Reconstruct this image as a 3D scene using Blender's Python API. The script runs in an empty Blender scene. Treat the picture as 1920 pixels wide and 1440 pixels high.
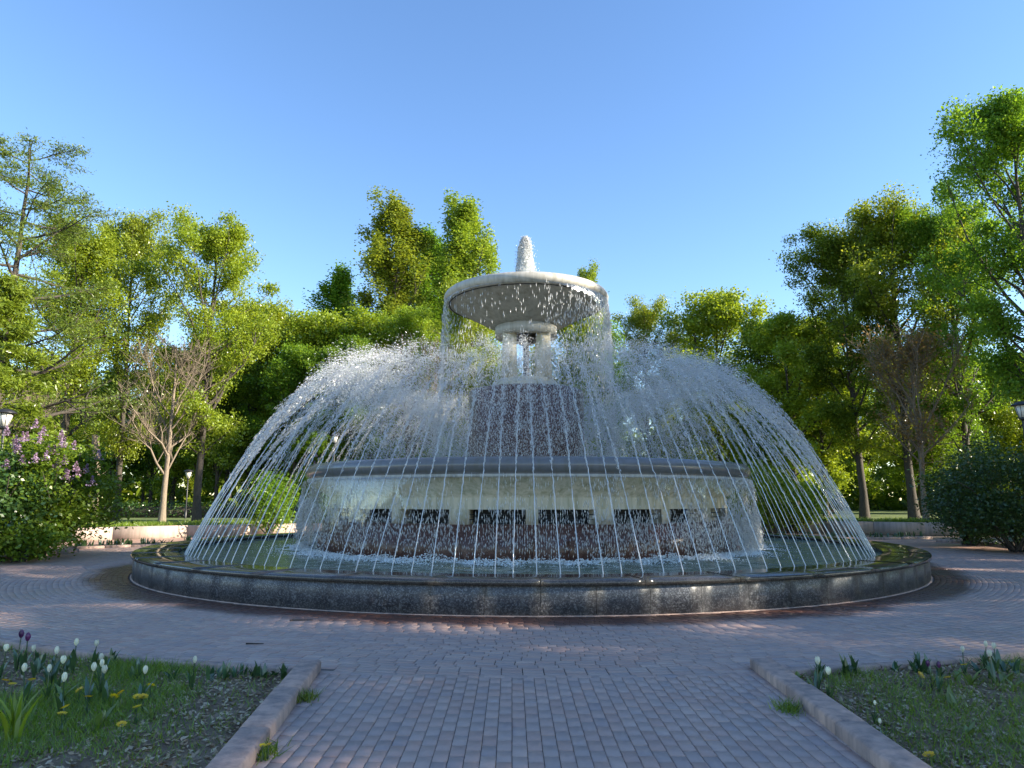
import bpy, math, numpy as np
from mathutils import Vector
R_ = math.radians
scene = bpy.context.scene
COL = scene.collection

# ---------------------------------------------------------------- camera, sky, sun, exposure
CAM_H, F_PX, PITCH = 1.6, 1330.0, R_(9.25)
cam_d = bpy.data.cameras.new('camera'); cam = bpy.data.objects.new('camera', cam_d); COL.objects.link(cam)
cam.location = (0, 0, CAM_H); cam.rotation_euler = (R_(90) + PITCH, 0, 0)
cam_d.sensor_width = 36; cam_d.lens = F_PX / 1920 * 36; cam_d.clip_end = 2000; cam_d.clip_start = .05
scene.camera = cam

SUN_EL = R_(22); SUN_H = Vector((.985, -.17)).normalized()          # the sun stands to the right, a little on the camera's side
sun_vec = Vector((SUN_H.x * math.cos(SUN_EL), SUN_H.y * math.cos(SUN_EL), math.sin(SUN_EL)))
world = bpy.data.worlds.new('World'); scene.world = world; world.use_nodes = True
wn = world.node_tree.nodes; wl = world.node_tree.links
bg = wn['Background']; sky = wn.new('ShaderNodeTexSky'); sky.sky_type = 'NISHITA'; sky.sun_disc = False
sky.sun_elevation = SUN_EL; sky.sun_rotation = math.atan2(SUN_H.x, SUN_H.y)
sky.air_density = 1.0; sky.dust_density = 0.05; sky.ozone_density = 2.3
hsv = wn.new('ShaderNodeHueSaturation'); hsv.inputs['Saturation'].default_value = 1.12; hsv.inputs['Hue'].default_value = .505
wl.new(sky.outputs[0], hsv.inputs['Color']); wl.new(hsv.outputs[0], bg.inputs[0]); bg.inputs[1].default_value = .112
sd = bpy.data.lights.new('sun', 'SUN'); sd.energy = 5.0; sd.angle = R_(.5); sd.color = (1, .90, .73)
sun = bpy.data.objects.new('sun', sd); COL.objects.link(sun); sun.location = (30, 10, 40)
sun.rotation_euler = (-sun_vec).to_track_quat('-Z', 'Y').to_euler()
vs = scene.view_settings; vs.view_transform = 'Standard'; vs.look = 'None'; vs.exposure = 1.65; vs.gamma = 1
scene.cycles.max_bounces = 7; scene.cycles.transparent_max_bounces = 16
scene.cycles.diffuse_bounces = 3; scene.cycles.glossy_bounces = 3; scene.cycles.transmission_bounces = 5
scene.cycles.sample_clamp_indirect = 6

# ---------------------------------------------------------------- helpers
_c, _s = math.cos(PITCH), math.sin(PITCH)
def ray(u, v):
    a, b = (u - 960) / F_PX, (720 - v) / F_PX
    return a, _c - b * _s, _s + b * _c
def gpt(u, v, z0=0.):                      # photo pixel -> point on the level z0
    a, y, z = ray(u, v); t = (z0 - CAM_H) / z
    return a * t, y * t
def at_y(u, v, Y):                         # photo pixel -> point at the distance Y
    a, y, z = ray(u, v); t = Y / y
    return a * t, CAM_H + z * t

def mesh(name, V, F, attrs=None, smooth=False):
    V = np.asarray(V, np.float32); F = np.asarray(F, np.int32); n, k = F.shape
    me = bpy.data.meshes.new(name)
    me.vertices.add(len(V)); me.vertices.foreach_set('co', V.ravel())
    me.loops.add(n * k); me.loops.foreach_set('vertex_index', F.ravel())
    me.polygons.add(n); me.polygons.foreach_set('loop_start', np.arange(0, n * k, k, dtype=np.int32))
    me.polygons.foreach_set('loop_total', np.full(n, k, np.int32))
    if smooth: me.polygons.foreach_set('use_smooth', np.ones(n, bool))
    me.update(calc_edges=True)
    for nm, arr in (attrs or {}).items():
        at = me.attributes.new(nm, 'FLOAT', 'POINT'); at.data.foreach_set('value', np.asarray(arr, np.float32))
    return me
class Acc:                                 # collects quads or triangles
    def __init__(s): s.V, s.F, s.A, s.n = [], [], [], 0
    def add(s, V, F, a=0.):
        V = np.asarray(V, float); s.V.append(V); s.F.append(np.asarray(F) + s.n); s.n += len(V)
        s.A.append(np.full(len(V), a) if np.isscalar(a) else np.asarray(a))
    def mesh(s, name, smooth=False):
        return mesh(name, np.concatenate(s.V), np.concatenate(s.F), {'rnd': np.concatenate(s.A)}, smooth)
def obj(name, me, mat=None, parent=None, loc=(0, 0, 0), rz=0.):
    o = bpy.data.objects.new(name, me); COL.objects.link(o)
    if mat is not None and me is not None and not me.materials: me.materials.append(mat)
    o.location = loc; o.rotation_euler = (0, 0, rz); o.parent = parent
    return o
def tag(o, label=None, cat=None, group=None, kind=None):
    if label: o['label'] = label
    if cat: o['category'] = cat
    if group: o['group'] = group
    if kind: o['kind'] = kind
    return o
def empty(name, loc=(0, 0, 0), rz=0.): return obj(name, None, None, None, loc, rz)

def tube(P, rad, sides=6):
    P = np.asarray(P, float); n = len(P); rad = np.broadcast_to(rad, n)
    T = np.gradient(P, axis=0); T /= np.linalg.norm(T, axis=1, keepdims=True) + 1e-9
    ref = np.array([1., 0, 0]) if abs(T[:, 0]).mean() < .7 else np.array([0, 1., 0])
    A = np.cross(T, ref); A /= np.linalg.norm(A, axis=1, keepdims=True) + 1e-9
    B = np.cross(T, A); a = np.arange(sides) * 2 * math.pi / sides
    V = P[:, None] + rad[:, None, None] * (np.cos(a)[None, :, None] * A[:, None] + np.sin(a)[None, :, None] * B[:, None])
    i = np.arange(n - 1)[:, None] * sides; j = np.arange(sides)[None]; k = (j + 1) % sides
    F = np.stack([i + j, i + k, i + sides + k, i + sides + j], -1).reshape(-1, 4)
    return V.reshape(-1, 3), F
def lathe(prof, n=96, a0=0., a1=2 * math.pi):
    prof = np.asarray(prof, float); full = abs(a1 - a0 - 2 * math.pi) < 1e-6
    a = np.linspace(a0, a1, n + 1); a = a[:-1] if full else a; m = len(a); k = len(prof)
    V = np.stack([prof[None, :, 0] * np.cos(a)[:, None], prof[None, :, 0] * np.sin(a)[:, None],
                  np.broadcast_to(prof[None, :, 1], (m, k))], -1).reshape(-1, 3)
    F = []
    for i in range(m if full else m - 1):
        b = (i + 1) % m
        for j in range(k - 1): F.append((i * k + j, b * k + j, b * k + j + 1, i * k + j + 1))
    return V, np.array(F)
def arc_block(r0, r1, a0, a1, z0, z1, n=4, ch=.006):               # a stone bent round the centre, edges chamfered
    sec = [(r0, z0), (r0, z1 - ch), (r0 + ch, z1), (r1 - ch, z1), (r1, z1 - ch), (r1, z0)]
    a = np.linspace(a0, a1, n + 1); k = 6
    V = np.array([(r * math.cos(t), r * math.sin(t), z) for t in a for r, z in sec]); F = []
    for i in range(n):
        for j in range(k): F.append((i * k + j, i * k + (j + 1) % k, i * k + k + (j + 1) % k, i * k + k + j))
    for b in (0, n * k): F += [(b, b + 1, b + 4, b + 5), (b + 1, b + 2, b + 3, b + 4)]
    F = np.array(F)[:, ::-1].copy()
    return V, F
def box(x0, x1, y0, y1, z0, z1, ch=0.):
    if ch:
        V = [(x0, y0, z0), (x1, y0, z0), (x1, y1, z0), (x0, y1, z0), (x0, y0, z1 - ch), (x1, y0, z1 - ch), (x1, y1, z1 - ch), (x0, y1, z1 - ch),
             (x0 + ch, y0 + ch, z1), (x1 - ch, y0 + ch, z1), (x1 - ch, y1 - ch, z1), (x0 + ch, y1 - ch, z1)]
        F = [(0, 1, 5, 4), (1, 2, 6, 5), (2, 3, 7, 6), (3, 0, 4, 7), (4, 5, 9, 8), (5, 6, 10, 9), (6, 7, 11, 10), (7, 4, 8, 11), (8, 9, 10, 11), (3, 2, 1, 0)]
    else:
        V = [(x0, y0, z0), (x1, y0, z0), (x1, y1, z0), (x0, y1, z0), (x0, y0, z1), (x1, y0, z1), (x1, y1, z1), (x0, y1, z1)]
        F = [(0, 1, 5, 4), (1, 2, 6, 5), (2, 3, 7, 6), (3, 0, 4, 7), (4, 5, 6, 7), (3, 2, 1, 0)]
    return np.array(V, float), np.array(F)
def fbm(x, y, seed=0, octs=5):
    g = np.random.default_rng(seed); o = 0
    for i in range(octs):
        for _ in range(3):
            a = g.uniform(0, 6.28); k = 2 ** i * g.uniform(.7, 1.3)
            o = o + np.sin((x * math.cos(a) + y * math.sin(a)) * k + g.uniform(0, 6.28)) / 2 ** i / 3
    return o

# ---------------------------------------------------------------- materials
class NT:
    def __init__(s, name):
        s.m = bpy.data.materials.new(name); s.m.use_nodes = True; s.t = s.m.node_tree; s.b = s.t.nodes['Principled BSDF']
        s.out = s.t.nodes['Material Output']
    def n(s, typ, **kw):
        o = s.t.nodes.new('ShaderNode' + typ)
        for k, v in kw.items():
            if k in o.inputs.keys() if isinstance(k, str) else False: o.inputs[k].default_value = v
            else: setattr(o, k, v)
        return o
    def l(s, a, b): s.t.links.new(a, b)
    def noise(s, scale, detail=4, rough=.55, vec=None):
        o = s.n('TexNoise'); o.inputs['Scale'].default_value = scale; o.inputs['Detail'].default_value = detail; o.inputs['Roughness'].default_value = rough
        s.l(vec if vec is not None else s.co(), o.inputs['Vector']); return o.outputs['Fac']
    def co(s):
        if not hasattr(s, '_co'): s._co = s.n('NewGeometry').outputs['Position']
        return s._co
    def ramp(s, fac, stops):
        o = s.n('ValToRGB'); e = o.color_ramp.elements
        while len(e) < len(stops): e.new(.5)
        for x, (p, c) in zip(e, stops): x.position = p; x.color = (*c, 1) if len(c) == 3 else c
        s.l(fac, o.inputs[0]); return o.outputs[0]
    def mix(s, fac, a, b, typ='MIX'):
        o = s.n('MixRGB'); o.blend_type = typ
        for i, x in ((0, fac), (1, a), (2, b)):
            if isinstance(x, (int, float)): o.inputs[i].default_value = x if i == 0 else (x, x, x, 1)
            elif isinstance(x, tuple): o.inputs[i].default_value = (*x, 1)
            else: s.l(x, o.inputs[i])
        return o.outputs[0]
    def math(s, op, a, b=0., c=0.):
        o = s.n('Math'); o.operation = op
        for i, x in enumerate((a, b, c)):
            if isinstance(x, (int, float)): o.inputs[i].default_value = x
            else: s.l(x, o.inputs[i])
        return o.outputs[0]
    def attr(s, name='rnd'):
        o = s.n('Attribute'); o.attribute_name = name; return o.outputs['Fac']
    def objrnd(s): return s.n('ObjectInfo').outputs['Random']
    def bump(s, h, strength=.4, dist=.01):
        o = s.n('Bump'); o.inputs['Strength'].default_value = strength; o.inputs['Distance'].default_value = dist
        s.l(h, o.inputs['Height']); s.l(o.outputs[0], s.b.inputs['Normal']); return o.outputs[0]
    def set(s, **kw):
        for k, v in kw.items():
            k = k.replace('_', ' ')
            if isinstance(v, tuple): s.b.inputs[k].default_value = (*v, 1)
            elif isinstance(v, (int, float)): s.b.inputs[k].default_value = v
            else: s.l(v, s.b.inputs[k])
        return s
FC = (.40, 19.7)                                        # centre of the fountain
def radial(t):                                          # distance from the centre of the fountain, for the wet ring
    sx = t.n('SeparateXYZ'); t.l(t.co(), sx.inputs[0])
    dx = t.math('SUBTRACT', sx.outputs[0], FC[0]); dy = t.math('SUBTRACT', sx.outputs[1], FC[1])
    return t.math('SQRT', t.math('ADD', t.math('MULTIPLY', dx, dx), t.math('MULTIPLY', dy, dy)))

def m_paver(name='paver', brick=False):
    t = NT(name)
    if brick:
        sx = t.n('TexBrick'); sx.inputs['Scale'].default_value = 5; sx.inputs['Mortar Size'].default_value = .012
        t.l(t.co(), sx.inputs['Vector']); sx.inputs['Color1'].default_value = (.50, .30, .215, 1); sx.inputs['Color2'].default_value = (.43, .265, .20, 1); sx.inputs['Mortar'].default_value = (.07, .06, .055, 1)
        base = sx.outputs[0]
    else:
        base = t.ramp(t.attr(), [(0, (.40, .26, .21)), (.3, (.48, .33, .265)), (.55, (.35, .275, .245)), (.8, (.51, .37, .30)), (1, (.31, .25, .235))])
    n1 = t.noise(1.1, 5); n2 = t.noise(38, 4); n3 = t.noise(.45, 3)
    c = t.mix(t.math('MULTIPLY', n2, .5), base, (.30, .185, .145))
    c = t.mix(t.ramp(n1, [(.42, (0, 0, 0)), (.7, (.45, .45, .45))]), c, (.33, .225, .19))
    pale = t.ramp(t.noise(2.6, 6, .7), [(.66, (0, 0, 0)), (.74, (.5, .5, .5))])
    c = t.mix(pale, c, (.46, .50, .56))                 # chalky pale-blue smears trodden into the paving
    rr = t.math('ADD', radial(t), t.math('MULTIPLY', t.math('SUBTRACT', n1, .5), 1.1))
    wet = t.ramp(t.math('DIVIDE', rr, 20), [(.502, (1, 1, 1)), (.52, (0, 0, 0))])
    c = t.mix(wet, c, t.mix(1., c, (.26, .17, .14), 'MULTIPLY'))
    rough = t.mix(wet, t.ramp(n3, [(.35, (.38,) * 3), (.65, (.62,) * 3)]), .28)
    t.set(Base_Color=c, Roughness=rough); t.bump(t.math('ADD', n2, t.noise(160, 2)), .25, .003); return t.m
def m_granite(name, dark, mid, pale, scale=55, rough=.3, chips=True, rvar=.25, lime=.25):
    t = NT(name); v = t.n('TexVoronoi'); v.inputs['Scale'].default_value = scale; t.l(t.co(), v.inputs['Vector'])
    sp = t.n('SeparateColor'); t.l(v.outputs['Color'], sp.inputs[0])
    c = t.ramp(sp.outputs[0], [(0, dark), (.6, mid), (.93, pale)])
    if chips:
        w = t.n('TexVoronoi'); w.inputs['Scale'].default_value = 9; w.inputs['Randomness'].default_value = 1; t.l(t.co(), w.inputs['Vector'])
        s2 = t.n('SeparateColor'); t.l(w.outputs['Color'], s2.inputs[0])
        spot = t.math('MULTIPLY', t.math('LESS_THAN', w.outputs['Distance'], .2), t.math('GREATER_THAN', s2.outputs[1], .72))
        c = t.mix(t.math('MULTIPLY', spot, .6), c, (.30, .30, .31))
    c = t.mix(t.math('MULTIPLY', t.noise(1.7, 5), .55), c, tuple(x * .55 for x in dark))
    c = t.mix(t.math('MULTIPLY', t.objrnd(), .3), c, mid)
    sx = t.n('SeparateXYZ'); t.l(t.co(), sx.inputs[0])
    cm = t.n('CombineXYZ'); t.l(t.math('MULTIPLY', sx.outputs[0], 3.), cm.inputs[0]); t.l(t.math('MULTIPLY', sx.outputs[1], 3.), cm.inputs[1]); t.l(t.math('MULTIPLY', sx.outputs[2], .4), cm.inputs[2])
    st = t.ramp(t.noise(2.2, 5, .6, cm.outputs[0]), [(.5, (0, 0, 0)), (.72, (lime,) * 3)])
    c = t.mix(st, c, (.17, .17, .17))                   # lime run-off down the stone
    t.set(Base_Color=c, Roughness=t.math('ADD', t.math('MULTIPLY', t.noise(6, 3), rvar), rough - rvar * .4)); t.bump(sp.outputs[0], .08, .002); return t.m
def m_plain(name, col, var=.25, rough=.6, scale=6, bump=.15, spec=.5, streak=None):
    t = NT(name); n = t.noise(scale, 6, .6)
    c = t.mix(n, tuple(x * (1 - var) for x in col), tuple(min(1, x * (1 + var)) for x in col))
    if streak:
        sx = t.n('SeparateXYZ'); t.l(t.co(), sx.inputs[0]); cm = t.n('CombineXYZ')
        for i, k in enumerate((5, 5, .5)): t.l(t.math('MULTIPLY', sx.outputs[i], k), cm.inputs[i])
        c = t.mix(t.ramp(t.noise(1.6, 5, .6, cm.outputs[0]), [(.42, (0, 0, 0)), (.7, (.85, .85, .85))]), c, streak)
    t.set(Base_Color=c, Roughness=rough, Specular_IOR_Level=spec); t.bump(t.noise(scale * 9, 4), bump, .006); return t.m
def m_leaf(name, c0, c1, c2, trans=.45, gloss=.06):
    t = NT(name); r = t.math('FRACT', t.math('ADD', t.attr(), t.math('MULTIPLY', t.objrnd(), .0)))
    c = t.ramp(r, [(0, c0), (.5, c1), (1, c2)])
    hs = t.n('HueSaturation'); t.l(c, hs.inputs['Color'])
    t.l(t.math('ADD', .487, t.math('MULTIPLY', t.objrnd(), .026)), hs.inputs['Hue'])
    t.l(t.math('ADD', .85, t.math('MULTIPLY', t.objrnd(), .3)), hs.inputs['Value']); c = hs.outputs[0]
    d = t.n('BsdfDiffuse'); tr = t.n('BsdfTranslucent'); g = t.n('BsdfGlossy'); g.inputs['Roughness'].default_value = .35
    t.l(c, d.inputs[0]); t.l(t.mix(1., c, (1.25, 1.15, .55), 'MULTIPLY'), tr.inputs[0])
    a = t.n('MixShader'); a.inputs[0].default_value = trans; t.l(d.outputs[0], a.inputs[1]); t.l(tr.outputs[0], a.inputs[2])
    b = t.n('MixShader'); b.inputs[0].default_value = gloss; t.l(a.outputs[0], b.inputs[1]); t.l(g.outputs[0], b.inputs[2])
    t.l(b.outputs[0], t.out.inputs[0]); return t.m
def m_bark(name, a, b):
    t = NT(name); sx = t.n('SeparateXYZ'); t.l(t.co(), sx.inputs[0]); cm = t.n('CombineXYZ')
    for i, k in enumerate((1, 1, .22)): t.l(t.math('MULTIPLY', sx.outputs[i], k), cm.inputs[i])
    n = t.noise(22, 5, .65, cm.outputs[0]); t.set(Base_Color=t.ramp(n, [(.3, a), (.7, b)]), Roughness=.9); t.bump(n, .7, .03); return t.m
def m_drop():
    t = NT('water_drops'); d = t.n('BsdfDiffuse'); d.inputs[0].default_value = (.90, .91, .90, 1)
    tl = t.n('BsdfTranslucent'); tl.inputs[0].default_value = (.92, .93, .92, 1)
    g = t.n('BsdfGlossy'); g.inputs['Roughness'].default_value = .12
    a = t.n('MixShader'); a.inputs[0].default_value = .5; t.l(d.outputs[0], a.inputs[1]); t.l(tl.outputs[0], a.inputs[2])
    b = t.n('MixShader'); b.inputs[0].default_value = .3; t.l(a.outputs[0], b.inputs[1]); t.l(g.outputs[0], b.inputs[2])
    p = t.n('BsdfTransparent'); e = t.n('MixShader'); e.inputs[0].default_value = .15
    t.l(b.outputs[0], e.inputs[1]); t.l(p.outputs[0], e.inputs[2]); t.l(e.outputs[0], t.out.inputs[0]); return t.m
def m_sheet():
    t = NT('water_sheet'); sx = t.n('SeparateXYZ'); t.l(t.co(), sx.inputs[0]); cm = t.n('CombineXYZ')
    for i, k in enumerate((7, 7, .9)): t.l(t.math('MULTIPLY', sx.outputs[i], k), cm.inputs[i])
    n = t.noise(2.2, 5, .6, cm.outputs[0])
    bp = t.n('Bump'); bp.inputs['Strength'].default_value = .6; bp.inputs['Distance'].default_value = .03; t.l(n, bp.inputs['Height'])
    g = t.n('BsdfGlossy'); g.inputs['Roughness'].default_value = .08; t.l(bp.outputs[0], g.inputs['Normal'])
    p = t.n('BsdfTransparent'); p.inputs[0].default_value = (.95, .96, .94, 1)
    d = t.n('BsdfTranslucent'); d.inputs[0].default_value = (.75, .82, .84, 1); d2 = t.n('BsdfDiffuse'); d2.inputs[0].default_value = (.75, .82, .84, 1)
    dd = t.n('MixShader'); t.l(d.outputs[0], dd.inputs[1]); t.l(d2.outputs[0], dd.inputs[2])
    fr = t.n('Fresnel'); fr.inputs['IOR'].default_value = 1.5; t.l(bp.outputs[0], fr.inputs['Normal'])
    a = t.n('MixShader'); t.l(t.math('MULTIPLY', fr.outputs[0], .22), a.inputs[0]); t.l(p.outputs[0], a.inputs[1]); t.l(g.outputs[0], a.inputs[2])
    b = t.n('MixShader'); t.l(t.ramp(n, [(.5, (.005,) * 3), (.8, (.10,) * 3)]), b.inputs[0]); t.l(a.outputs[0], b.inputs[1]); t.l(dd.outputs[0], b.inputs[2])
    t.l(b.outputs[0], t.out.inputs[0]); return t.m
def m_pool():
    t = NT('pool_water'); n = t.noise(5, 4); t.set(Base_Color=t.ramp(n, [(.3, (.10, .135, .09)), (.7, (.19, .22, .16))]), Roughness=.06, IOR=1.33)
    t.bump(t.math('ADD', t.noise(7, 5), t.math('MULTIPLY', t.noise(24, 3), .4)), 1., .09); return t.m
def m_soil():
    t = NT('soil'); n = t.noise(3, 6, .65); t.set(Base_Color=t.ramp(n, [(.3, (.11, .07, .04)), (.55, (.22, .15, .09)), (.75, (.36, .27, .17))]), Roughness=.95)
    t.bump(t.noise(30, 6, .7), 1., .03); return t.m

M = dict(
    paver=m_paver(), paving=m_paver('far_paving', True), joint=m_plain('joint_sand', (.12, .10, .085), .4, .95, 20),
    terrazzo=m_granite('dark_terrazzo', (.024, .025, .031), (.066, .067, .078), (.20, .205, .22), 62, .38),
    coping=m_granite('wet_coping', (.03, .028, .026), (.06, .054, .048), (.12, .11, .10), 90, .07, False, .06, .1),
    brown=m_granite('brown_granite', (.042, .018, .014), (.12, .052, .038), (.21, .11, .085), 60, .3, False, .25, .12),
    rim=m_plain('grey_polished_rim', (.15, .155, .17), .2, .17, 5, .05, .5, (.13, .13, .12)),
    cream=m_plain('cream_render', (.58, .52, .40), .16, .6, 3, .12, .4, (.27, .26, .16)),
    bowl=m_plain('pale_bowl', (.46, .44, .39), .16, .5, 2.5, .1, .4, (.27, .25, .20)),
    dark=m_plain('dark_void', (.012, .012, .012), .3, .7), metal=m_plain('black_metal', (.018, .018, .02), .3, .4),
    kerb=m_plain('kerb_stone', (.44, .30, .235), .28, .8, 9, .4, .4, (.16, .13, .12)), wall=m_plain('pink_stone', (.43, .33, .275), .2, .8, 4, .3, .4, (.25, .21, .17)),
    pool=m_pool(), drop=m_drop(), sheet=m_sheet(), foam=m_plain('foam', (.80, .84, .86), .05, .6),
    soil=m_soil(), lawn=m_plain('lawn_ground', (.10, .14, .03), .5, .95, 2.5, .8),
    maple=m_leaf('maple_leaves', (.16, .24, .018), (.25, .33, .025), (.35, .41, .04), .5),
    green=m_leaf('green_leaves', (.095, .18, .018), (.15, .25, .024), (.225, .315, .035), .5, .03),
    deep=m_leaf('deep_green_leaves', (.03, .08, .018), (.05, .11, .022), (.08, .14, .03), .35),
    poplar=m_leaf('poplar_leaves', (.155, .235, .028), (.23, .32, .038), (.32, .39, .058), .5, .06),
    needle=m_leaf('needles', (.08, .13, .018), (.13, .18, .024), (.19, .22, .035), .4), spruce=m_leaf('spruce_needles', (.13, .22, .018), (.19, .29, .025), (.26, .35, .04), .45),
    brownleaf=m_leaf('dry_leaves', (.24, .15, .055), (.31, .19, .075), (.22, .18, .06), .4), lilac=m_leaf('lilac_blossom', (.26, .17, .29), (.34, .23, .36), (.42, .30, .42), .35),
    grass=m_leaf('grass_blades', (.10, .17, .014), (.17, .25, .02), (.26, .32, .03), .45), litter=m_leaf('wood_chips', (.20, .12, .06), (.38, .265, .15), (.50, .40, .26), .1),
    tleaf=m_leaf('tulip_leaves', (.035, .085, .03), (.05, .11, .04), (.07, .13, .045), .3, .1), hosta=m_leaf('striped_leaves', (.10, .16, .03), (.17, .22, .06), (.26, .29, .11), .35),
    white=m_leaf('white_petals', (.70, .70, .62), (.76, .76, .70), (.80, .80, .74), .35, .03), purple=m_leaf('purple_petals', (.07, .012, .08), (.10, .02, .11), (.14, .03, .14), .3), yellow=m_leaf('yellow_petals', (.62, .40, .01), (.70, .48, .015), (.75, .52, .02), .2),
    bark=m_bark('bark', (.035, .028, .022), (.085, .07, .055)), pale_bark=m_bark('pale_bark', (.14, .11, .08), (.28, .22, .16)),
    glass=m_plain('frosted_glass', (.72, .68, .60), .06, .35), twig=m_plain('dead_twig', (.03, .022, .016), .3, .9),
)

# ---------------------------------------------------------------- ground, plaza, beds
def polar(r, a): return FC[0] + r * math.cos(a), FC[1] + r * math.sin(a)
g = np.random.default_rng(7)
tag(obj('ground', mesh('ground', [(-500, -300, -.12), (500, -300, -.12), (500, 900, -.12), (-500, 900, -.12)], [(0, 1, 2, 3)]), M['soil']), kind='structure')
def ring_sheet(name, r0, r1, a0, a1, z, mat, n=120):
    V, F = lathe([(r0, z), (r1, z)], n, a0, a1); V[:, :2] += FC
    return tag(obj(name, mesh(name, V, F[:, ::-1]), mat), kind='structure')
RK = 12.75                                             # where the near beds begin
A_L, A_R = R_(-140), R_(-42)                           # the near beds lie between these bearings
plaza = ring_sheet('plaza', 9.0, RK, A_L, A_R, -.012, M['joint'])
ring_sheet('paving', 9.0, 19.4, A_R, A_L + 2 * math.pi, -.012, M['joint'], 200)
ring_sheet('paving', 14.6, 19.4, A_R, A_L + 2 * math.pi, -.004, M['paving'], 200)
path = tag(obj('path', mesh('path', [(-1.85, -3, -.013), (2.32, -3, -.013), (2.32, 7.4, -.013), (-1.85, 7.4, -.013)], [(0, 1, 2, 3)]), M['joint']), kind='structure')

PW, PL = .1, .2
cand = []                                              # (distance, x, y, rotation)
for i in range(41):
    for j in range(-4, 42):
        x = -1.80 + PW * (i + .5); y = .5 + PL * (j + .5 * (i % 2))
        if y > 1.0 and math.hypot(x - FC[0], y + .1 - FC[1]) > RK + .07: cand.append((math.hypot(x, y), x, y, 0., 0))
r = 9.56
while r < 14.6:
    n = int(2 * math.pi * r / PL); off = g.uniform(0, 1)
    for k in range(n):
        a = (k + off) * 2 * math.pi / n - math.pi
        front = A_L < a < A_R
        x, y = polar(r, a)
        if front and r > RK - .05 and not (r < RK + .12 and -1.78 < x < 2.28): continue
        if y > 31 or abs(x) > .8 * y + 1.5: continue
        cand.append((math.hypot(x, y), x, y, a, 1))
    r += PW
cuts = []
for i in range(41):
    x = -1.80 + PW * (i + .5); ys = [c[2] for c in cand if c[4] == 0 and abs(c[1] - x) < .01]; y1 = max(ys) + PL / 2; y2 = FC[1] - math.sqrt((RK + .062) ** 2 - (x - FC[0]) ** 2)
    if y2 - y1 > .03: cuts.append((x, (y1 + y2) / 2, y2 - y1))
cand.sort()
def in_view(c): return c[2] > 4.45
seen = [c for c in cand if in_view(c)]; rest = [c for c in cand if not in_view(c)] + seen[262:]
def paver_geo(w, l, j):
    V, F = box(-w / 2 + .002, w / 2 - .002, -l / 2 + .0045, l / 2 - .0045, -.03, 0, .004); return V, F[:9]
pv = []
for k in range(24):
    V, F = paver_geo(PW, PL, 0); pv.append(mesh('paver', V, F, {'rnd': np.full(len(V), g.uniform())})); pv[-1].materials.append(M['paver'])
for d, x, y, a, ring in seen[:262]:
    o = obj('paver', pv[g.integers(24)], None, plaza if ring else path, (x, y, g.normal(0, .0015)), a); o.rotation_euler[0] = g.normal(0, .003); o.rotation_euler[1] = g.normal(0, .004)
for x, y, L in cuts:
    V, F = paver_geo(PW, L, 0); obj('paver', mesh('paver', V, F, {'rnd': np.full(len(V), g.uniform())}), M['paver'], path, (x, y, 0))
for ring, par in ((0, path), (1, plaza)):
    L = [c for c in rest if c[4] == ring]; B, F = paver_geo(PW, PL, 0)
    A = np.array([c[3] for c in L]); X = np.array([c[1:3] for c in L]); ca, sa = np.cos(A)[:, None], np.sin(A)[:, None]
    dz = g.normal(0, .0015, len(L))[:, None] + B[None, :, 2] + B[None, :, 0] * g.normal(0, .004, (len(L), 1))
    V = np.stack([X[:, :1] + B[None, :, 0] * ca - B[None, :, 1] * sa, X[:, 1:] + B[None, :, 0] * sa + B[None, :, 1] * ca, dz], -1).reshape(-1, 3)
    FF = (F[None] + (np.arange(len(L)) * len(B))[:, None, None]).reshape(-1, 4)
    tag(obj('paver_field', mesh('paver_field', V, FF, {'rnd': np.repeat(g.uniform(size=len(L)), len(B))}), M['paver'], par), kind='stuff')

# near beds: soil, kerbs
def bed(side):
    x_in = -1.6 if side < 0 else 2.2; a_out = A_L if side < 0 else A_R
    arc = []
    a_in = -math.acos((x_in - FC[0]) / (RK + .12)) if True else 0
    for a in np.linspace(a_in, a_out, 30): arc.append(polar(RK + .12, a))
    xs = np.linspace(0, 1, 40); V = []; nx, ny = 40, 40
    for i in range(nx + 1):
        for j in range(ny + 1):
            x = x_in + side * 9.5 * i / nx
            yt = FC[1] - math.sqrt(max((RK + .1) ** 2 - (x - FC[0]) ** 2, .5)); y = -2 + (yt + 2) * j / ny
            V.append((x, y, -.045 + .02 * fbm(x * 1.5, y * 1.5, 3)))
    F = [(i * (ny + 1) + j, (i + 1) * (ny + 1) + j, (i + 1) * (ny + 1) + j + 1, i * (ny + 1) + j + 1) for i in range(nx) for j in range(ny)]
    F = np.array(F) if side > 0 else np.array(F)[:, ::-1]
    return tag(obj('bed_soil', mesh('bed_soil', V, F, smooth=True), M['soil']), kind='structure')
bed(-1); bed(1)
def kerb_thing(): return tag(empty('kerb'), kind='structure')
kb = kerb_thing()
def kerb_stone(V, F): obj('kerb_stone', mesh('kerb_stone', V, F), M['kerb'], kb)
for x0, x1, yend in ((-2.03, -1.82, 7.08), (2.30, 2.52, 7.2)):
    y = yend
    while y > -1:
        V, F = box(x0, x1, y - .985, y, -.15, .095, .018); V[:, 0] += g.normal(0, .004) + (.098 if x0 < 0 else -.04) * (7.1 - V[:, 1]); V[:, 2] += g.normal(0, .003); kerb_stone(V, F); y -= 1.0
for side, a0, a1 in ((-1, -math.acos((-2.0 - FC[0]) / 12.8), A_L), (1, -math.acos((2.52 - FC[0]) / 12.8), A_R)):
    n = 8
    for k in range(n):
        b0, b1 = a0 + (a1 - a0) * k / n, a0 + (a1 - a0) * (k + 1) / n - side * .0008
        V, F = arc_block(RK, RK + .12, min(b0, b1), max(b0, b1), -.15, .012 + g.normal(0, .003), 5, .012); V[:, :2] += FC; kerb_stone(V, F)
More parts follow.
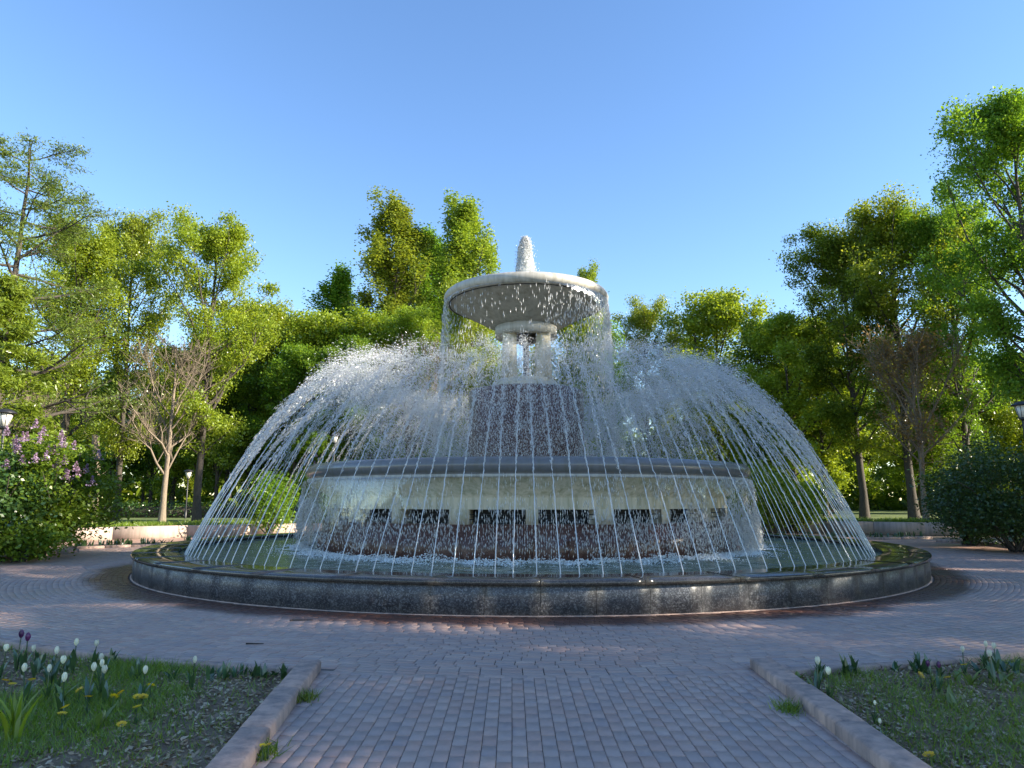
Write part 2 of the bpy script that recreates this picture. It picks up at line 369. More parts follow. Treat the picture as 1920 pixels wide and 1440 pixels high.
# far beds and kerbs
def poly_sheet(name, pts, z, mat):
    me = bpy.data.meshes.new(name); me.from_pydata([(x, y, z) for x, y in pts], [], [list(range(len(pts)))]); me.update()
    return tag(obj(name, me, mat), kind='structure')
def kerb_line(pts, w=.14, h=.1):
    for p, q in zip(pts[:-1], pts[1:]):
        L = math.dist(p, q); n = max(1, round(L / 1.0)); ang = math.atan2(q[1] - p[1], q[0] - p[0])
        for k in range(n):
            V, F = box(0, L / n - .012, -w / 2, w / 2, -.1, h + g.normal(0, .004), .012); x = p[0] + (q[0] - p[0]) * k / n; y = p[1] + (q[1] - p[1]) * k / n
            ca, sa = math.cos(ang), math.sin(ang); V = np.stack([x + V[:, 0] * ca - V[:, 1] * sa, y + V[:, 0] * sa + V[:, 1] * ca, V[:, 2]], -1); kerb_stone(V, F)
LB = [(-13.9, 17.2), (-13.6, 19.4), (-13.5, 21.2), (-13.35, 22.3)]; poly_sheet('bed_soil', LB + [(-14.2, 23.1), (-19, 23.1), (-19, 17.2)], .05, M['soil']); kerb_line(LB + [(-14.2, 23.1)])
LT = [(-14.3, 23.9), (-13.0, 24.8), (-11.2, 26.8), (-9.0, 28.6)]; poly_sheet('bed_soil', LT + [(-9.8, 29.4), (-12.2, 27.8), (-14.2, 25.9), (-15.3, 25.0)], .04, M['soil']); kerb_line(LT, .12, .08)
RB = [(15.6, 21.8), (16.65, 23.65), (16.9, 25.8), (16.3, 27.8)]; poly_sheet('bed_soil', RB[::-1] + [(16, 20), (24, 20), (24, 29)], .05, M['soil']); kerb_line(RB)
RT = [(10.0, 30.0), (13.0, 30.0), (15.05, 29.4), (17.6, 30.4)]; poly_sheet('bed_soil', RT + [(17.6, 31.3), (13, 31.3), (10, 31.2)], .04, M['soil']); kerb_line(RT, .12, .08)

# retaining wall with the raised lawn behind it
LAWN = .46
WP = [(-30, 22.0), (-19.5, 27.2), (-16.1, 29.2), (-13.9, 31.0), (-9.5, 33.6), (-3, 36.4), (4, 38.2), (13.8, 38.4), (18.2, 36.4), (20.1, 35.2), (24, 35.0), (40, 31)]
rw = tag(empty('retaining_wall'), 'low pinkish stone retaining wall curving round the plaza below the lawn', 'wall')
for p, q in zip(WP[:-1], WP[1:]):
    L = math.dist(p, q); ang = math.atan2(q[1] - p[1], q[0] - p[0]); n = max(1, round(L / 2.4))
    for k in range(n):
        x = p[0] + (q[0] - p[0]) * k / n; y = p[1] + (q[1] - p[1]) * k / n
        V, F = box(.006, L / n - .006, 0, .35, -.1, .5, .015); o = obj('wall_stone', mesh('wall_stone', V, F), M['wall'], rw, (x, y, g.normal(0, .004)), ang)
me = bpy.data.meshes.new('lawn'); me.from_pydata([(x, y + .2, LAWN) for x, y in WP] + [(400, 30, LAWN), (400, 800, LAWN), (-400, 800, LAWN), (-400, 22, LAWN)], [], [list(range(len(WP) + 4))]); me.update()
lawn = tag(obj('lawn', me, M['lawn']), kind='structure')
poly_sheet('lawn', [(19.5, -40), (300, -40), (300, 24), (24, 24), (19.5, 14)], -.02, M['lawn']); poly_sheet('lawn', [(-19.5, 14), (-24, 20), (-300, 20), (-300, -40), (-19.5, -40)], -.02, M['lawn'])

# ---------------------------------------------------------------- the fountain
ft = tag(empty('fountain', (FC[0], FC[1], 0)), 'three-tier round park fountain of dark granite, cream drum and pale upper bowl', 'fountain')
def part(name, V, F, mat, parent=ft, smooth=False): return obj(name, mesh(name, V, F, smooth=smooth), mat, parent)
V, F = lathe([(8.62, -.1), (8.62, .40), (9.40, .40), (9.40, -.1)], 180); ob = part('outer_basin', V, F[:, ::-1], M['terrazzo'])
NPAN = 76
for k in range(NPAN):
    a0, a1 = k * 2 * math.pi / NPAN + .0007, (k + 1) * 2 * math.pi / NPAN - .0007
    V, F = arc_block(9.40, 9.455 + g.normal(0, .0006), a0 - .0004, a1 + .0004, -.02, .405, 4, .003); part('facing_panel', V, F, M['terrazzo'], ob)
V, F = lathe([(9.40, .005), (9.475, .005), (9.475, -.02)], 180); part('base_strip', V, F[:, ::-1], M['kerb'], ob)
for k in range(40):
    a0, a1 = k * 2 * math.pi / 40 + .0006, (k + 1) * 2 * math.pi / 40 - .0006
    V, F = arc_block(8.59, 9.50, a0, a1, .408, .482 + g.normal(0, .0012), 8, .012); part('coping_stone', V, F, M['coping'], ob)
# middle tier
V, F = lathe([(5.75, -.1), (5.75, .80), (5.66, .83), (5.66, 1.10), (5.0, 1.10)], 160); pl = part('plinth', V, F[:, ::-1], M['brown'])
for k in range(48):                                     # granite slabs of the plinth
    a0, a1 = k * 2 * math.pi / 48 + .001, (k + 1) * 2 * math.pi / 48 - .001
    V, F = arc_block(5.752, 5.79 + g.normal(0, .002), a0, a1, .2, .795, 4, .004); part('granite_slab', V, F, M['brown'], pl)
V, F = lathe([(5.1, 1.0), (5.1, 1.5)], 96); part('void_shade', V, F[:, ::-1], M['dark'])  # near-black backing: the shade inside the openings is put into its colour
V, F = lathe([(5.52, 1.40), (5.52, 1.62), (5.50, 1.66), (5.98, 1.96), (6.02, 2.03)], 160); md = part('cream_drum', V, F[:, ::-1], M['cream'], smooth=False)
NP = 22
for k in range(NP):                                     # stubby piers between the dark openings
    a = (k + .5) * 2 * math.pi / NP; hw = (.21 if k % 2 else .13) / 5.5
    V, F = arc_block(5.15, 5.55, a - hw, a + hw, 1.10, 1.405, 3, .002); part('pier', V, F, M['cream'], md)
for zz in (1.2, 1.3):
    th = np.linspace(0, 2 * math.pi, 161); V, F = tube(np.stack([5.42 * np.cos(th), 5.42 * np.sin(th), np.full(161, zz)], 1), .008, 5); part('guard_wire', V, F, M['metal'], md)
V, F = lathe([(6.0, 2.03), (6.10, 2.03), (6.10, 2.10), (6.0, 2.10)], 160); part('trim_band', V, F[:, ::-1], M['bowl'])
pr = [(5.75, 2.105), (6.08, 2.105)] + [(6.0 + .17 * math.cos(t), 2.275 + .17 * math.sin(t)) for t in np.linspace(-1.2, 1.9, 12)] + [(5.80, 2.40), (5.72, 2.30)]
V, F = lathe(pr, 180); part('basin_rim', V, F[:, ::-1], M['rim'], smooth=True)
for o in ft.children:                                   # the middle tier as measured is a little narrower
    if o.name.split('.')[0] in ('plinth', 'void_shade', 'cream_drum', 'trim_band', 'basin_rim', 'guard_wire'): o.scale = (.952, .952, 1)
# drum, columns, upper bowl
V, F = lathe([(1.60, 2.2), (1.60, 4.54), (1.57, 4.57), (0, 4.57)], 96); part('drum', V, F[:, ::-1], M['brown'])
V, F = lathe([(1.02, 4.572), (1.02, 4.66), (.80, 4.90), (0, 4.90)], 64); part('column_base', V, F[:, ::-1], M['cream'])
for sx in (-1, 1):
    for sy in (-1, 1):
        V, F = box(-.22, .22, -.19, .19, 4.89, 6.16, .01); V[:, 0] *= 1 - .12 * (V[:, 2] - 4.9); V[:, :2] += (sx * .47, sy * .42); part('column', V, F, M['cream'])
V, F = tube([(0, 0, 4.85), (0, 0, 5.4), (0, 0, 6.3)], .085, 12); cp = part('feed_pipe', V, F, M['metal'])
for zz, rr in ((5.98, .2), (6.08, .26)):
    V, F = lathe([(0, zz - .035), (rr, zz - .035), (rr, zz + .035), (0, zz + .035)], 20); part('flange', V, F[:, ::-1], M['metal'], cp)
V, F = lathe([(.62, 6.14), (.88, 6.14), (.88, 6.42), (.6, 6.42)], 64); part('collar', V, F[:, ::-1], M['bowl'])
pr = [(0, 6.40), (.84, 6.42), (1.15, 6.52), (2.10, 7.04), (2.18, 7.06)] + [(2.19 + .155 * math.cos(t), 7.22 + .155 * math.sin(t)) for t in np.linspace(-1.45, 2.0, 12)] + [(2.02, 7.30), (1.4, 7.05), (0, 6.9)]
V, F = lathe(pr, 120); ub = part('upper_bowl', V, F[:, ::-1], M['bowl'], smooth=True)
V, F = lathe([(2.165, 7.052), (2.20, 7.045), (2.20, 7.07)], 120); part('drip_edge', V, F[:, ::-1], M['dark'], ub)

# ---------------------------------------------------------------- water
WL = .40
nr, na = 50, 420; rr = np.linspace(5.3, 8.63, nr); aa = np.linspace(0, 2 * math.pi, na, endpoint=False)
RR, AA = np.meshgrid(rr, aa); X, Y = RR * np.cos(AA), RR * np.sin(AA)
amp = .010 + .022 * np.exp(-np.abs(RR - 5.9) / .9); Z = WL + amp * fbm(X * 5, Y * 5, 11)
i = np.arange(na)[:, None]; j = np.arange(nr - 1)[None]; i2 = (i + 1) % na
F = np.stack([i * nr + j, i * nr + j + 1, i2 * nr + j + 1, i2 * nr + j], -1).reshape(-1, 4)
tag(obj('pool_water', mesh('pool_water', np.stack([X, Y, Z], -1).reshape(-1, 3), F, smooth=True), M['pool'], None, (FC[0], FC[1], 0)), kind='structure')
V, F = lathe([(0, 2.36), (5.5, 2.36)], 96); tag(obj('basin_water', mesh('basin_water', V, F), M['pool'], None, (FC[0], FC[1], 0)), kind='structure')
V, F = lathe([(0, 7.33), (2.1, 7.33)], 64); tag(obj('bowl_water', mesh('bowl_water', V, F), M['pool'], None, (FC[0], FC[1], 0)), kind='structure')

OCT_V = np.array([(1, 0, 0), (-1, 0, 0), (0, 1, 0), (0, -1, 0), (0, 0, 1), (0, 0, -1)], float)
OCT_F = np.array([(0, 2, 4), (2, 1, 4), (1, 3, 4), (3, 0, 4), (2, 0, 5), (1, 2, 5), (3, 1, 5), (0, 3, 5)])
def drops(P, D, ln, th):                                # elongated drops at P along D
    P = np.asarray(P); n = len(P); D = D / (np.linalg.norm(D, axis=1, keepdims=True) + 1e-9)
    ref = np.where(np.abs(D[:, 2:]) > .9, np.array([[1., 0, 0]]), np.array([[0, 0, 1.]]))
    A = np.cross(D, ref); A /= np.linalg.norm(A, axis=1, keepdims=True); B = np.cross(D, A)
    M3 = np.stack([A * th[:, None], B * th[:, None], D * ln[:, None]], 1)
    V = P[:, None] + np.einsum('vk,nkd->nvd', OCT_V, M3)
    F = OCT_F[None] + (np.arange(n) * 6)[:, None, None]
    return V.reshape(-1, 3), F.reshape(-1, 3)
G = 9.81
def jet_mesh(seed):
    q = np.random.default_rng(seed); apex = 4.5 * q.uniform(.93, 1.03); vz = math.sqrt(2 * G * apex); T = vz / G; vh = 3.95 * q.uniform(.95, 1.05) / T
    t = np.linspace(0, .34 * T, 40)
    P = np.stack([vh * t, np.zeros_like(t), vz * t - G / 2 * t * t], 1); w = np.clip((t / (.34 * T)) ** 1.5, 0, 1)[:, None]
    P = P + q.normal(0, 1, P.shape) * .010 * w
    rad = .0095 + .006 * np.abs(np.sin(t * 70 + q.uniform(0, 6))) * (t / t[-1])
    rad = rad * np.where((q.uniform(size=len(t)) < .25) & (t > .17 * T), .3, 1) * np.linspace(1, .55, len(t)); V, F = tube(P, rad, 4)
    st = mesh('stream', V, F, smooth=True); st.materials.append(M['drop'])
    n = 2300; u = q.uniform(0, 1, n); t = T * (.22 + 1.55 * u ** .85)
    k = t / T; sp = .012 + .15 * np.clip(k - .25, 0, 2) ** 1.25 + .10 * np.clip(k - .9, 0, 2)
    late = np.clip(k - 1, 0, 1); x = vh * t - .5 * late ** 1.6 * vh * T * .55
    td = q.uniform(.62, 1.05, n) * T; rain = (q.uniform(size=n) < .5) & (t > td); x = np.where(rain, vh * td + vh * .3 * (t - td), x)      # drops that lose their way and rain straight down
    z = vz * t - G / 2 * t * t; P = np.stack([x, np.zeros(n), z], 1)
    lump = np.sin(t * 38 + q.uniform(0, 6)) > -.3                                   # the stream breaks into bunches
    P += q.normal(0, 1, (n, 3)) * sp[:, None] * np.array([1, .9, .7]) * np.where(lump, .6, 1.4)[:, None]
    D = np.stack([vh * (1 - .5 * late), q.normal(0, .25, n), vz - G * t], 1)
    big = q.gamma(2.2, .45, n).clip(.4, 2.6); ln = q.uniform(.012, .036, n) * np.where(k < .6, 1.35, .75) * big ** .5; th = .0043 * big
    rad2 = 8.45 - P[:, 0]; ok = (P[:, 2] > 1.98) | (k < 1); ok &= ~((rad2 < 1.62) & (P[:, 2] + WL < 4.6)); ok &= rad2 > .2
    V, F = drops(P[ok], D[ok], ln[ok], th[ok]); sp = mesh('spray', V, F); sp.materials.append(M['drop']); return st, sp
jets = [jet_mesh(100 + k) for k in range(16)]; NJ = 158
for k in range(NJ):
    a = 2 * math.pi * (k + .5) / NJ + g.normal(0, .002); x, y = polar(8.45, a); st, sp = jets[g.integers(16)]
    o = empty('water_jet', (x, y, WL), a + math.pi + g.normal(0, .02)); o.scale = (g.uniform(.96, 1.04), 1, g.uniform(.96, 1.03)); obj('stream', st, None, o); tag(obj('spray', sp, None, o), kind='stuff')
    tag(o, 'thin white water jet arching inward from the outer pool edge over the middle basin', 'water jet', 'arching jets round the pool')
# falling curtains
def curtain(name, R0, z0, z1, dens, n, seed, ln=(.02, .06), th=(.004, .009), sheet=None, drift=.25):
    q = np.random.default_rng(seed); a = q.uniform(-math.pi, math.pi, n * 3); a = a[q.uniform(size=len(a)) < dens(a)][:n]
    a = np.round(a * R0 / .045) * .045 / R0 + q.normal(0, .006 / R0, len(a))       # strands
    f = q.uniform(0, 1, len(a)) ** .8; cl = fbm(a * R0 * 3.5, f * 7, seed + 2) + .5 * q.normal(size=len(a)) > -.15; a, f = a[cl], f[cl]; z = z0 + (z1 - z0) * f; rr = R0 + drift * np.sqrt(f) * .5 + q.normal(0, .012 + .05 * f, len(a))
    P = np.stack([rr * np.cos(a), rr * np.sin(a), z], 1); D = np.stack([q.normal(0, .1, len(a)), q.normal(0, .1, len(a)), -np.ones(len(a))], 1)
    V, F = drops(P, D, q.uniform(*ln, len(a)) * (1.5 - .8 * f), q.uniform(*th, len(a))); acc = Acc(); acc.add(V, F)
    root = empty(name, (FC[0], FC[1], 0)); obj('falling_drops', acc.mesh('falling_drops'), M['drop'], root)
    if sheet:
        m, na = 26, 900; aa = np.linspace(-math.pi, math.pi, na, endpoint=False); Ls = sheet(aa)
        rag = .5 * fbm(aa * R0 * 3, aa * 0, seed + 5) + .9 * fbm(aa * R0 * 16, aa * 0, seed + 6, 6); Ls = np.clip(Ls * (1 + .5 * rag), .02, abs(z1 - z0))
        ss = np.linspace(0, 1, m); Z = z0 - Ls[:, None] * ss[None]; fr = (z0 - Z) / abs(z1 - z0)
        rr = R0 + drift * .5 * np.sqrt(fr) + .012 * fbm(aa[:, None] * R0 * 9, Z * 2.2, seed + 8) * (fr * 3).clip(0, 1)
        V = np.stack([rr * np.cos(aa)[:, None], rr * np.sin(aa)[:, None], Z], -1).reshape(-1, 3)
        i = np.arange(na)[:, None]; j = np.arange(m - 1)[None]; i2 = (i + 1) % na
        F = np.stack([i * m + j, i2 * m + j, i2 * m + j + 1, i * m + j + 1], -1).reshape(-1, 4)
        hole = fbm(V[F[:, 0], 0] * 6 + V[F[:, 0], 1] * 6, V[F[:, 0], 2] * 2.5, seed + 9); keep = hole < 1.0 - .9 * ((z0 - V[F[:, 0], 2]) / abs(z1 - z0))
        obj('water_sheet', mesh('water_sheet', V, F[keep], smooth=True), M['sheet'], root)
    return root
def ang(a, c, w): d = np.abs((a - c + math.pi) % (2 * math.pi) - math.pi); return np.exp(-(d / w) ** 2)
tag(curtain('water_curtain', 5.86, 2.06, .42, lambda a: .35 + .65 * np.maximum(ang(a, R_(-35), .6), .6 * ang(a, R_(180), .9)), 46000, 31,
            sheet=lambda a: .14 + 1.25 * ang(a, R_(-165), .75) + .35 * ang(a, R_(-25), .6)), 'wide broken curtain of water falling from the grey middle rim into the pool', 'waterfall')
tag(curtain('water_curtain', 2.31, 7.10, 2.42, lambda a: .09 + .91 * np.maximum(ang(a, R_(-20), .7), .4 * ang(a, R_(180), .35)), 16000, 41, (.02, .08), (.004, .0095),
            sheet=lambda a: .03 + .55 * ang(a, R_(-20), .5) + .5 * ang(a, R_(185), .3), drift=.3), 'ragged veil of water dripping from the rim of the pale upper bowl', 'waterfall')
# foam where the curtain lands, and the bubbling jet on top
def blobs(P, s, flat=.6):
    n = len(P); q = np.random.default_rng(5); S = s[:, None, None] * np.array([1, 1, flat])
    V = P[:, None] + OCT_V[None] * S * q.uniform(.7, 1.3, (n, 6, 1)); F = OCT_F[None] + (np.arange(n) * 6)[:, None, None]
    return V.reshape(-1, 3), F.reshape(-1, 3)
q = np.random.default_rng(51); n = 30000; a = q.uniform(0, 2 * math.pi, n); off = np.abs(q.normal(0, .15, n)) * np.where(q.uniform(size=n) < .35, q.uniform(1.5, 5, n), 1)
rr = 5.93 + off * np.where(q.uniform(size=n) < .7, 1, -1) + .08 * fbm(a * 25, a * 0, 4); hgt = .10 * np.exp(-(off / .15) ** 2) * (1 + .6 * fbm(a * 40, a * 0, 9))
P = np.stack([rr * np.cos(a), rr * np.sin(a), WL + .005 + np.clip(hgt, 0, .2) * q.uniform(0, 1, n)], 1)
V, F = blobs(P, q.uniform(.006, .024, n) * np.exp(-off * .9)); tag(obj('foam', mesh('foam', V, F), M['foam'], None, (FC[0], FC[1], 0)), 'white foam churning where the water curtain meets the pool', 'foam', kind='stuff')
tj = empty('bubbling_jet', (FC[0] - .02, FC[1], 7.25)); tag(tj, 'short frothy white jet spouting above the pale upper bowl', 'water jet')
zz = np.linspace(0, 1.66, 40); rad = .17 * np.sqrt(np.clip(1 - (zz / 1.68) ** 2.2, 0, 1)) * (1 - .12 * zz / 1.68) + .005
V, F = lathe(np.stack([rad, zz], 1), 40); V[:, :2] *= (1 + .10 * fbm(V[:, 0] * 12 + V[:, 1] * 7, V[:, 2] * 9, 3, 4))[:, None]; obj('froth_core', mesh('froth_core', V, F, smooth=True), M['foam'], tj)
n = 9000; z = q.uniform(0, 1, n) ** .8 * 1.9; r0 = .30 * np.sqrt(np.clip(1 - (z / 1.93) ** 2.2, 0, 1)); a = q.uniform(0, 6.283, n); r1 = r0 * q.uniform(0, 1, n) ** .35 * (1 + .18 * fbm(a * 3, z * 6, 8)) + np.where(q.uniform(size=n) < .9, 0, np.abs(q.normal(0, .06, n)))
V, F = drops(np.stack([r1 * np.cos(a), r1 * np.sin(a), z], 1), np.stack([np.cos(a) * .4, np.sin(a) * .4, q.normal(0, 1, n)], 1), q.uniform(.012, .032, n), q.uniform(.005, .012, n)); tag(obj('froth_drops', mesh('froth_drops', V, F), M['drop'], tj), kind='stuff')

# ---------------------------------------------------------------- vegetation
def leaves(C, size, q, up=.35, asp=.62):
    n = len(C); N = q.normal(0, 1, (n, 3)); N[:, 2] = np.abs(N[:, 2]) + up; N /= np.linalg.norm(N, axis=1, keepdims=True)
    T = np.cross(N, q.normal(0, 1, (n, 3))); T /= np.linalg.norm(T, axis=1, keepdims=True) + 1e-9; B = np.cross(N, T)
    s = (size * q.uniform(.6, 1.35, n))[:, None]; T = T * s * .5; B = B * s * asp * .5
    V = np.stack([C - T, C + B - T * .1, C + T, C - B - T * .1], 1).reshape(-1, 3)
    return V, np.arange(4 * n).reshape(n, 4), np.repeat(q.uniform(0, 1, n), 4)
def bend(p, d, L, q, n=5, up=0., wob=.12):
    P = [np.array(p, float)]; d = np.array(d, float)
    for k in range(n - 1):
        d = d + q.normal(0, wob, 3) + np.array([0, 0, up]); d /= np.linalg.norm(d); P.append(P[-1] + d * L / (n - 1))
    return np.array(P)
PROF = dict(maple=lambda h: max(.12, math.sin(math.pi * min(1, .10 + .86 * h) ** .85)) ** .65, poplar=lambda h: .35 + .75 * math.sin(math.pi * min(1, .15 + .8 * h)) ** .8 * (1 - .45 * h),
            wood=lambda h: max(.15, math.sin(math.pi * (.12 + .84 * h))) ** .7, spruce=lambda h: 1.02 - .93 * h, larch=lambda h: (1.05 - .6 * h), bare=lambda h: max(.2, math.sin(math.pi * (.2 + .75 * h))))
def tree_mesh(kind, seed, H, cb, cr, nleaf, leaf, tr, lmat, bark, nb=22, spread=.42, elev=(25, 60)):
    q = np.random.default_rng(seed); W = Acc(); tips = []
    n = 12; zt = np.linspace(0, H * (.97 if kind != 'maple' else .9), n); lean = q.normal(0, .012, 2)
    P = np.stack([np.cumsum(q.normal(0, .035 * H / 16, n)) + lean[0] * zt, np.cumsum(q.normal(0, .035 * H / 16, n)) + lean[1] * zt, zt], 1); P[0, :2] = 0
    rt = tr * (1 - .93 * (zt / H)) + .012; rt[0] *= 1.35; V, F = tube(P, rt, 8); W.add(V, F)
    for i in range(nb):
        h = (i + q.uniform(.1, .9)) / nb; z = cb * .92 + (H * .95 - cb * .92) * h ** (.95); k = np.interp(z, zt, np.arange(n)); p = np.array([np.interp(z, zt, P[:, c]) for c in range(3)])
        az = i * 2.399 + q.uniform(-.5, .5); el = R_(q.uniform(*elev)) * (1 + .35 * h if kind in ('maple', 'wood') else 1)
        L = cr * PROF[kind](h) * q.uniform(.72, 1.22) / max(.45, math.cos(el) ** .6); L = min(L, (H * 1.03 - z) / max(.12, math.sin(el)) if el > .2 else L)
        d = (math.cos(az) * math.cos(el), math.sin(az) * math.cos(el), math.sin(el)); up = {'maple': .05, 'wood': .06, 'poplar': .16, 'spruce': -.05, 'larch': .05, 'bare': .16}[kind]
        B = bend(p, d, L, q, 6, up); r0 = min(np.interp(z, zt, rt) * .6, .012 + L * (.017 if kind != 'bare' else .010)); V, F = tube(B, np.linspace(r0, .008, 6), 5); W.add(V, F)
        tips += [B[j] + (B[min(j + 1, 5)] - B[j]) * q.uniform() for j in (2, 3, 4, 5, 5)]
        for s in range(5 if kind != 'bare' else 10):
            j = q.integers(1, 5); e = B[j + 1] - B[j]; e = e / np.linalg.norm(e); dd = e + q.normal(0, .55, 3) + (0, 0, .12 if kind != 'larch' else -.12)
            Ls = L * q.uniform(.25, .5) * (1.15 - .15 * j); S = bend(B[j], dd / np.linalg.norm(dd), Ls, q, 4, up * .8, .16); V, F = tube(S, np.linspace(max(.007, r0 * .42), .005, 4), 4); W.add(V, F); tips += [S[1], S[2], S[3], S[3]]
            if kind in ('bare', 'larch'):
                for _ in range(5 if kind == 'larch' else 9):
                    m = q.integers(1, 4); dd = (S[m] - S[m - 1]); dd = dd / np.linalg.norm(dd) + q.normal(0, .5, 3) + (0, 0, .25 if kind == 'bare' else -.3); T = bend(S[m], dd / np.linalg.norm(dd), Ls * q.uniform(.3, .75), q, 3, up, .12); V, F = tube(T, np.array([.008, .006, .003]), 3); W.add(V, F); tips += [T[1], T[2]]
    wm = W.mesh('trunk', True); wm.materials.append(bark); cm = None
    if nleaf:
        tips = np.array(tips); nc = int(len(tips) * .85); C = tips[q.choice(len(tips), nc, replace=False)]; wgt = q.gamma(1.6, 1, nc); wgt /= wgt.sum()
        idx = q.choice(nc, nleaf, p=wgt); sg = spread * (.55 + .6 * q.uniform(size=nc))[idx][:, None]
        off = np.clip(q.normal(0, 1, (nleaf, 3)), -1.75, 1.75) * sg * np.array({'poplar': (.7, .7, 1.35), 'larch': (1, 1, .4)}.get(kind, (1, 1, .6))); V, F, a = leaves(C[idx] + off, leaf, q, asp=.7 if kind not in ('larch', 'spruce') else .28)
        V[:, 2] = np.maximum(V[:, 2], .3); crn = np.clip(a * .55 + np.repeat(q.uniform(0, .45, nc)[idx], 4), 0, .999); cm = mesh('crown', V, F, {'rnd': crn}); cm.materials.append(lmat)
    return wm, cm
TM = {
    'maple': [tree_mesh('maple', 200 + k, 16, 2.8, 4.6, 60000, .135, .24, M['maple'], M['bark'], 32, .42) for k in range(3)],
    'dmaple': [tree_mesh('maple', 220 + k, 18, 3.4, 5.0, 84000, .14, .27, M['green'], M['bark'], 34, .44) for k in range(2)],
    'poplar': [tree_mesh('poplar', 240 + k, 24, 4.5, 3.0, 56000, .15, .3, M['poplar'], M['bark'], 44, .36, (55, 75)) for k in range(2)],
    'dpoplar': [tree_mesh('poplar', 250, 22, 4.5, 2.6, 34000, .175, .3, M['green'], M['bark'], 42, .36, (55, 75))],
    'wood': [tree_mesh('wood', 260 + k, 14, 2.2, 3.8, 32000, .18, .19, M['green'], M['bark'], 24, .5) for k in range(3)],
    'ywood': [tree_mesh('wood', 270 + k, 14, 1.8, 3.8, 32000, .18, .19, M['maple'], M['bark'], 24, .5) for k in range(2)],
    'larch': [tree_mesh('larch', 280, 14.6, 3.5, 4.2, 40000, .13, .2, M['needle'], M['bark'], 40, .24, (-5, 22))],
    'spruce': [tree_mesh('spruce', 290, 10, .6, 3.0, 26000, .2, .17, M['spruce'], M['bark'], 46, .26, (-12, 10))],
    'bare': [tree_mesh('bare', 300 + k, 8, 1.9, 2.6, 0, .1, .095, None, M['pale_bark'], 16, .3, (40, 68)) for k in range(2)],
    'brown': [tree_mesh('bare', 310, 8.4, 1.8, 3.2, 5000, .11, .10, M['brownleaf'], M['pale_bark'], 18, .3, (38, 66))],
}
def tree(kind, x, y, H, label, group=None, z=LAWN, wide=1., name=None, k=None, cat='tree'):
    L = TM[kind]; wm, cm = L[(k if k is not None else int(g.integers(99))) % len(L)]; base = dict(maple=16, dmaple=18, poplar=24, dpoplar=22, wood=14, ywood=14, larch=14.6, spruce=10, bare=8, brown=8.4)[kind]
    e = empty(name or {'maple': 'maple_tree', 'dmaple': 'maple_tree', 'poplar': 'poplar_tree', 'dpoplar': 'poplar_tree', 'larch': 'larch_tree', 'spruce': 'spruce_tree'}.get(kind, 'tree'), (x, y, z), g.uniform(0, 6.28)); s = H / base; e.scale = (s * wide, s * wide, s)
    o = obj('trunk', wm, None, e)
    if cm: o = obj('crown', cm, None, e)
    return tag(e, label, cat, group)
def px(u, Y, v=700): return at_y(u, v, Y)[0]
def top(u, v, Y): return at_y(u, v, Y)[1] - LAWN
tree('larch', px(6, 27), 27, at_y(40, 252, 27)[1] - LAWN, 'tall sparse larch with drooping branches beside the lilac bush', k=0)
tree('spruce', px(2, 23.3), 23.3, at_y(20, 505, 23.3)[1], 'bright yellow-green spruce below the sparse larch', z=.05)
tree('maple', px(135, 35), 35, 14.3, 'fresh green maple between the larch and the two taller maples', k=0)
tree('maple', px(240, 39), 39, top(240, 430, 39), 'tall fresh green maple behind the bare tree, slimmer of a pair', wide=.66, k=1)
tree('maple', px(388, 36), 36, top(380, 432, 36), 'broad fresh green maple rising directly behind the bare tree', k=2, wide=.85)
for u, v, Y, kd in ((478, 590, 52, 'ywood'), (535, 612, 56, 'wood'), (585, 600, 50, 'ywood'), (440, 640, 60, 'wood'), (650, 625, 52, 'ywood')):
    tree(kd, px(u, Y), Y, top(u, v, Y), 'mid-height leafy tree in the row between the tall maples and the poplars', 'row left of the poplars')
tree('poplar', px(738, 56), 56, top(738, 388, 56), 'tallest poplar, light green, broad columnar crown behind the fountain', wide=1.5, k=0)
tree('poplar', px(882, 58), 58, top(882, 400, 58), 'tall light green poplar close behind the upper bowl', wide=1.55, k=1)
tree('dpoplar', px(806, 64), 64, top(806, 445, 64), 'dark green poplar squeezed between the two tall light poplars', wide=1.4)
tree('dpoplar', px(636, 62), 62, top(636, 528, 62), 'lone dark poplar rising above the leafy row', wide=1.5)
tree('maple', px(880, 47), 47, top(880, 555, 47), 'round-crowned yellow-green maple in front of the poplars', wide=.85, k=1)
tree('maple', px(770, 50), 50, top(770, 600, 50), 'lower maple at the foot of the tallest poplar', wide=.9, k=0)
tree('poplar', px(1105, 66), 66, top(1105, 515, 66), 'slender poplar peeping past the water veil of the upper bowl', wide=1.1, k=0)
tree('ywood', px(1060, 50), 50, top(1060, 590, 50), 'leafy tree behind the water veil of the upper bowl', k=0)
tree('maple', px(1213, 58), 58, top(1213, 583, 58), 'rounded green maple standing alone above the spray dome', wide=.8, k=2)
tree('ywood', px(1338, 55), 55, top(1338, 565, 55), 'yellowish loose-crowned tree right of the rounded maple', k=1)
for u, v, Y, kd in ((1425, 625, 50, 'wood'), (1480, 612, 46, 'ywood'), (1535, 618, 50, 'wood'), (1280, 650, 62, 'wood')):
    tree(kd, px(u, Y), Y, top(u, v, Y), 'mid-height leafy tree in the row beside the big right-hand maple', 'row beside the big maple')
tree('dmaple', px(1600, 44), 44, top(1590, 450, 44), 'big spreading maple with thin twiggy top behind the brown-leaved tree', wide=.9, k=0)
tree('maple', px(1690, 42), 42, top(1690, 412, 42), 'big bright maple leaning over the brown-leaved tree', wide=.95, k=0)
tree('dmaple', px(1945, 31), 31, 19.0, 'tallest dark green maple behind the round dark shrub', k=1, wide=.85)
tree('dmaple', px(1800, 40), 40, top(1800, 400, 40), 'dark green maple between the bright maple and the tallest one', wide=.8, k=0)
